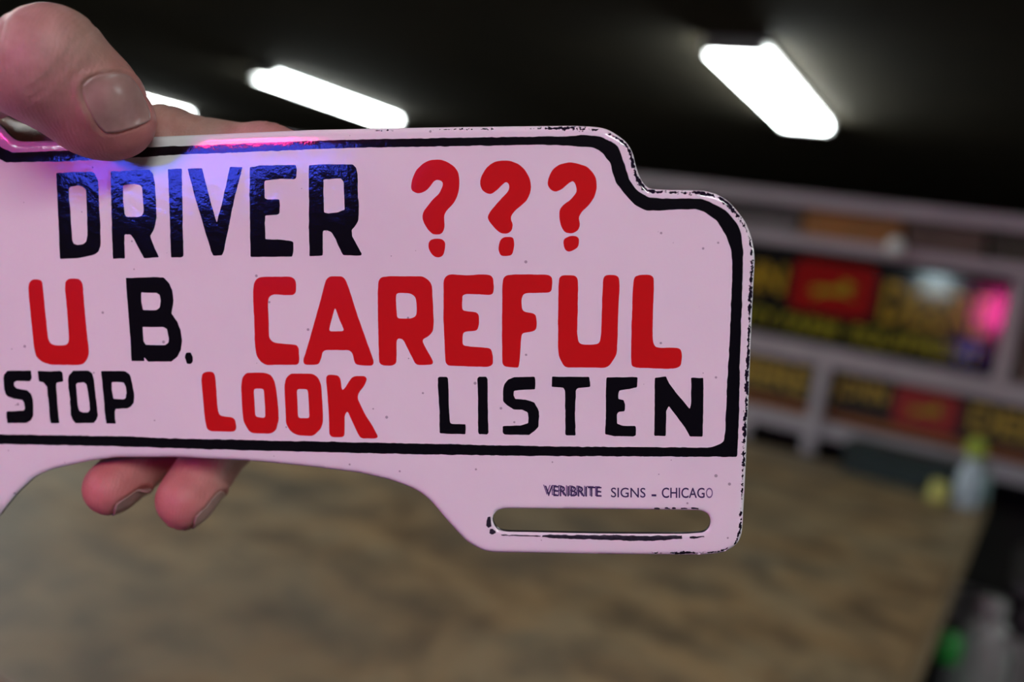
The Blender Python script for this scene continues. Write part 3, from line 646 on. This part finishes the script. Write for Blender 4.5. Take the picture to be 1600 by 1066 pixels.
palm_cones = [((0, 262, .270), .0115, (-330, 200, .306), .020), ((95, 400, .289), .0118, (-340, 260, .310), .020), ((10, 470, .294), .0112, (-345, 310, .310), .020),
  ((-60, 560, .288), .0105, (-350, 340, .306), .018), ((-200, 55, .264), .0150, (-330, 190, .304), .019), ((-200, 55, .264), .012, (0, 250, .275), .0085), ((-330, 200, .306), .020, (-720, 215, .335), .023), ((-350, 340, .306), .018, (-720, 330, .335), .022)]
allq = [(cp(*q), r) for c_ in fingers.values() for q, r in c_]+[(cp(*q), r) for q, r in extra_thumb]
for (q1, r1, q2, r2) in palm_cones: allq += [(cp(*q1), r1), (cp(*q2), r2)]
lo = np.min([q-r for q, r in allq], 0)-.006; hi = np.max([q+r for q, r in allq], 0)+.006
dims = np.ceil((hi-lo)/VS).astype(int)+1
def cone_d(X, a_, r1, b_, r2):
    ba = b_-a_; l2 = ba@ba
    t = np.clip(((X-a_)@ba)/l2, 0, 1)
    d = np.sqrt(((X-a_-t[..., None]*ba)**2).sum(-1))
    return d-(r1+(r2-r1)*t)
def add(field, a_, r1, b_, r2, k):
    m_ = max(r1, r2)+k+.004
    l = np.maximum(np.floor((np.minimum(a_, b_)-m_-lo)/VS).astype(int), 0); h = np.minimum(np.ceil((np.maximum(a_, b_)+m_-lo)/VS).astype(int)+1, dims)
    sl = tuple(slice(l[i], h[i]) for i in range(3))
    ax = [(lo[i]+np.arange(l[i], h[i])*VS).astype(np.float32) for i in range(3)]
    X = np.stack(np.meshgrid(*ax, indexing='ij'), -1)
    d = cone_d(X, a_.astype(np.float32), r1, b_.astype(np.float32), r2).astype(np.float32)
    f_ = field[sl]; hh = np.clip(k-np.abs(f_-d), 0, None)/k
    field[sl] = np.minimum(f_, d)-hh*hh*k*.25
BIG = np.float32(.02)
def newf(): return np.full(dims, BIG, np.float32)
def smin(a_, c_, k):
    hh = np.clip(k-np.abs(a_-c_), 0, None)/k; return np.minimum(a_, c_)-hh*hh*k*.25
palm = newf()
for (q1, r1, q2, r2) in palm_cones: add(palm, cp(*q1), r1, cp(*q2), r2, .010)
total = None
for nm, ch in fingers.items():
    f_ = newf()
    for (q1, r1), (q2, r2) in zip(ch, ch[1:]): add(f_, cp(*q1), r1, cp(*q2), r2, .003)
    for (q1, r1), (q2, r2) in zip(ch[1:], ch[2:]):          # knuckles a touch fuller
        add(f_, cp(*q1), r1*1.02, cp(*q1)+1e-5, r1*1.02, .004)
    if nm == 'thumb':
        for q, r in extra_thumb: add(f_, cp(*q), r, cp(*q)+1e-5, r, .006)
    f_ = smin(f_, palm, .007)
    total = f_ if total is None else smin(total, f_, .0006)
# surface nets
ins = total < 0
corners = [(i, j, k) for i in (0, 1) for j in (0, 1) for k in (0, 1)]
def sh_(a_, c_): return a_[c_[0]:a_.shape[0]-1+c_[0], c_[1]:a_.shape[1]-1+c_[1], c_[2]:a_.shape[2]-1+c_[2]]
cntc = sum(sh_(ins, c_).astype(np.int8) for c_ in corners)
act = np.argwhere((cntc > 0) & (cntc < 8))
idx = -np.ones(cntc.shape, np.int32); idx[act[:, 0], act[:, 1], act[:, 2]] = np.arange(len(act))
acc = np.zeros((len(act), 3)); num = np.zeros(len(act))
val_c = {c_: total[act[:, 0]+c_[0], act[:, 1]+c_[1], act[:, 2]+c_[2]] for c_ in corners}
for i in range(8):
    for j in range(i+1, 8):
        c1_, c2_ = np.array(corners[i]), np.array(corners[j])
        if np.abs(c1_-c2_).sum() != 1: continue
        v1, v2 = val_c[corners[i]], val_c[corners[j]]; x = (v1 < 0) != (v2 < 0)
        t = np.where(x, v1/np.where(x, v1-v2, 1), 0)
        acc += np.where(x[:, None], c1_+(c2_-c1_)*t[:, None], 0); num += x
HV = lo+(act+acc/num[:, None])*VS
quads = []
for ax in range(3):
    o1, o2 = [(1, 2), (2, 0), (0, 1)][ax]
    s1_ = [slice(None)]*3; s2_ = [slice(None)]*3; s1_[ax] = slice(0, -1); s2_[ax] = slice(1, None)
    A1, A2 = ins[tuple(s1_)], ins[tuple(s2_)]
    for flip, mask in ((False, A1 & ~A2), (True, ~A1 & A2)):
        q = np.argwhere(mask)
        ok = (q[:, o1] > 0) & (q[:, o2] > 0) & (q[:, o1] < dims[o1]-1) & (q[:, o2] < dims[o2]-1); q = q[ok]
        d1 = np.zeros(3, int); d1[o1] = 1; d2 = np.zeros(3, int); d2[o2] = 1
        def gi(z): return idx[z[:, 0], z[:, 1], z[:, 2]]
        f4 = np.stack([gi(q-d1-d2), gi(q-d2), gi(q), gi(q-d1)], 1)
        quads.append(f4[:, ::-1] if flip else f4)
quads = np.concatenate(quads); quads = quads[(quads >= 0).all(1)]

# nail frames (camera frame): centre axis, dorsal direction, size
def unit(v): return v/np.linalg.norm(v)
def nail_frame(ch, dorsal, s0, s1, half):
    a_, b_ = cp(*ch[-2][0]), cp(*ch[-1][0]); ax = unit(b_-a_); d = np.array(dorsal, float); d = unit(d-(d@ax)*ax); l = np.cross(ax, d)
    return dict(o=b_, ax=ax, d=d, l=l, s0=s0, s1=s1, half=half)
NAILS = [('thumbnail', dict(o=cp(184, 176, .2235), ax=None, d=unit(np.array([.36, .15, -.92])), s0=-.0050, s1=.0062, half=.0072)),
         ('fingernail', nail_frame(fingers['middle'], (.80, -.56, .10), -.0065, .0062, .0056)),
         ('fingernail', nail_frame(fingers['ring'], (.78, -.56, .12), -.0060, .0056, .0052)),
         ('fingernail', nail_frame(fingers['index'], (.1, .5, .9), -.0060, .0060, .0054)),
         ('fingernail', nail_frame(fingers['little'], (.75, -.5, .3), -.0052, .0050, .0044))]
_t = NAILS[0][1]; _a = np.array([.53, -.85, 0]); _t['ax'] = unit(_a-(_a@_t['d'])*_t['d']); _t['l'] = np.cross(_t['ax'], _t['d'])
def nail_shape(s, t, n):                       # <1 inside the nail outline (superellipse)
    sc = (s-(n['s0']+n['s1'])/2)/((n['s1']-n['s0'])/2); tt = t/n['half']
    return (np.abs(sc)**3.2+np.abs(tt)**3.2)**(1/3.2), sc
# normals for displacement
def vnorm(Vx, Q):
    nn = np.cross(Vx[Q[:, 2]]-Vx[Q[:, 0]], Vx[Q[:, 3]]-Vx[Q[:, 1]]); out = np.zeros_like(Vx)
    for i in range(4): np.add.at(out, Q[:, i], nn)
    return out/(np.linalg.norm(out, axis=1)[:, None]+1e-12)
nb = [[], []]
E1 = np.concatenate([quads[:, [0, 1]], quads[:, [1, 2]], quads[:, [2, 3]], quads[:, [3, 0]]])
def smooth(Vx, lam):
    s = np.zeros_like(Vx); c_ = np.zeros(len(Vx))
    np.add.at(s, E1[:, 0], Vx[E1[:, 1]]); np.add.at(c_, E1[:, 0], 1); np.add.at(s, E1[:, 1], Vx[E1[:, 0]]); np.add.at(c_, E1[:, 1], 1)
    return Vx+lam*(s/c_[:, None]-Vx)
for _ in range(3): HV = smooth(smooth(HV, .5), -.48)
VN = vnorm(HV, quads)
ctr = HV.mean(0)
if ((HV-HV.mean(0))*VN).sum() < 0: quads = quads[:, ::-1]; VN = -VN
flush = np.zeros(len(HV))
bv_pre = HV.copy()
for nm, n in NAILS:
    q = HV-n['o']; s = q@n['ax']; t = q@n['l']; up = (q@n['d'])
    rr, sc = nail_shape(s, t, n); near = (up > .001) & (np.abs(s) < .02) & (np.abs(t) < .012) & (VN@n['d'] > .12)
    prox = np.clip((1.0-sc)/1.2, 0, 1)           # folds round the base and sides, open at the tip
    sink = -.00055*np.clip((1.02-rr)/.10, 0, 1)
    fold = .00050*np.exp(-((rr-1.13)/.10)**2)*prox
    HV = HV+VN*np.where(near, sink+fold, 0)[:, None]
# creases of the index finger and thumb knuckles
def crease(ch, i, ts, depth, wd):
    global HV
    a_, b_ = cp(*ch[i][0]), cp(*ch[i+1][0]); ax = b_-a_; l = np.linalg.norm(ax); ax = ax/l; q = HV-a_; s = q@ax
    rad = np.linalg.norm(q-s[:, None]*ax, axis=1)
    for t in ts:
        wob = .0006*np.sin(q[:, 2]*900+t*40)
        HV = HV-VN*(depth*np.exp(-((s-t*l+wob)/wd)**2)*((rad < .0135) & (s > -.004) & (s < l+.004)))[:, None]
crease(fingers['index'], 1, (.02, .10, .24, .42), .00030, .0006)
crease(fingers['index'], 2, (-.05, .05, .14), .00028, .0005)
crease(fingers['index'], 0, (.93, .98), .0003, .0006)
crease(fingers['thumb'], 2, (.80, .88, .97), .00028, .0006)
crease(fingers['thumb'], 3, (.06, .16), .00024, .0006)
crease(fingers['middle'], 2, (.02, .10), .0003, .0005)
crease(fingers['ring'], 2, (.02, .10), .0003, .0005)
for nm in ('thumb', 'middle', 'ring', 'index', 'little'):
    t_ = cp(*fingers[nm][-1][0]); flush = np.maximum(flush, np.exp(-(np.linalg.norm(HV-t_, axis=1)/.014)**2))
Mc = np.stack([RT, UP, fw], 1)
ORH = EYE+Mc@cp(-330, 250, .30)
HW = HV@Mc.T+EYE-ORH
me = bpy.data.meshes.new('hand'); me.from_pydata(HW.tolist(), [], quads.tolist())
at_ = me.attributes.new('flush', 'FLOAT', 'POINT'); at_.data.foreach_set('value', flush.astype(np.float32))
M_skin = mat('skin', (.62, .36, .28), .46, spec=.4, sss=.25)
N, L, p = nodes(M_skin)
at2 = N.new('ShaderNodeAttribute'); at2.attribute_name = 'flush'
sn = noise(M_skin, 160, 4, .6); sn2 = noise(M_skin, 1500, 3, .6); sn3 = noise(M_skin, 60, 2, .5)
cs = ramp(M_skin, sn.outputs[0], [(.30, (.38, .205, .175)), (.70, (.50, .29, .25))]).outputs[0]
cs = mixc(M_skin, mth(M_skin, 'MULTIPLY', at2.outputs['Fac'], .80), cs, (.58, .13, .14))
L.new(cs, p.inputs['Base Color'])
wv = N.new('ShaderNodeTexWave'); wv.inputs['Scale'].default_value = 300; wv.inputs['Distortion'].default_value = 5; wv.inputs['Detail'].default_value = 2
tcx = N.new('ShaderNodeTexCoord'); L.new(tcx.outputs['Object'], wv.inputs['Vector'])
bump(M_skin, mth(M_skin, 'ADD', mth(M_skin, 'ADD', sn2.outputs[0], sn.outputs[0]), mth(M_skin, 'MULTIPLY', wv.outputs['Fac'], .22)), .45, .0004)
hand = link('hand', me, M_skin, None, True); hand.location = ORH
tag(hand, 'bare hand gripping the enamel sign, thumb over its top edge and fingers behind', 'hand')
# nails laid on the finger ends
bvh = BVHTree.FromPolygons([Vector(v) for v in HV], [tuple(int(x) for x in q) for q in quads])
M_nail = mat('nail', (.60, .40, .36), .28, spec=.5, sss=.15)
nn1 = noise(M_nail, 300, 2, .5); N, L, p = nodes(M_nail)
L.new(ramp(M_nail, nn1.outputs[0], [(.3, (.40, .21, .20)), (.7, (.48, .27, .25))]).outputs[0], p.inputs['Base Color'])
for nm, n in NAILS:
    K = 18; grid = {}; verts = []; fs = []
    for i in range(K+1):
        for j in range(K+1):
            x, y = -1+2*i/K, -1+2*j/K              # square -> superellipse
            m_ = max(abs(x), abs(y), 1e-9); r_ = (abs(x)**3.2+abs(y)**3.2)**(1/3.2)
            f_ = m_/max(r_, 1e-9); sc, tt = x*f_, y*f_
            s = (n['s0']+n['s1'])/2+sc*(n['s1']-n['s0'])/2; t = tt*n['half']
            org = n['o']+n['ax']*s+n['l']*t+n['d']*(.02 if nm == 'thumbnail' else .0122)
            hit = bvh.ray_cast(Vector(org), Vector(-n['d']))
            if hit[0] is None: q = n['o']+n['ax']*s+n['l']*t
            else: q = np.array(hit[0])
            if nm == 'fingernail':
                q = q-n['d']*max(0, (q-n['o'])@n['d']-.0086)
            lift = .00042*(1-.5*abs(tt)**2)+(.00035*max(0, sc-.5)*2)
            verts.append(Mc@(q+n['d']*lift)+EYE-ORH)
    for i in range(K):
        for j in range(K): fs.append((i*(K+1)+j, (i+1)*(K+1)+j, (i+1)*(K+1)+j+1, i*(K+1)+j+1))
    me = bpy.data.meshes.new(nm); me.from_pydata([v.tolist() for v in verts], [], fs); me.update()
    dw = Vector(Mc@n['d'])
    if sum((f.normal.dot(dw) for f in me.polygons)) < 0: me.flip_normals()
    o = link(nm, me, M_nail, hand, True)
    sm = o.modifiers.new('s', 'SMOOTH'); sm.factor = .5; sm.iterations = 6
    sd = o.modifiers.new('t', 'SOLIDIFY'); sd.thickness = .0005; sd.offset = -1
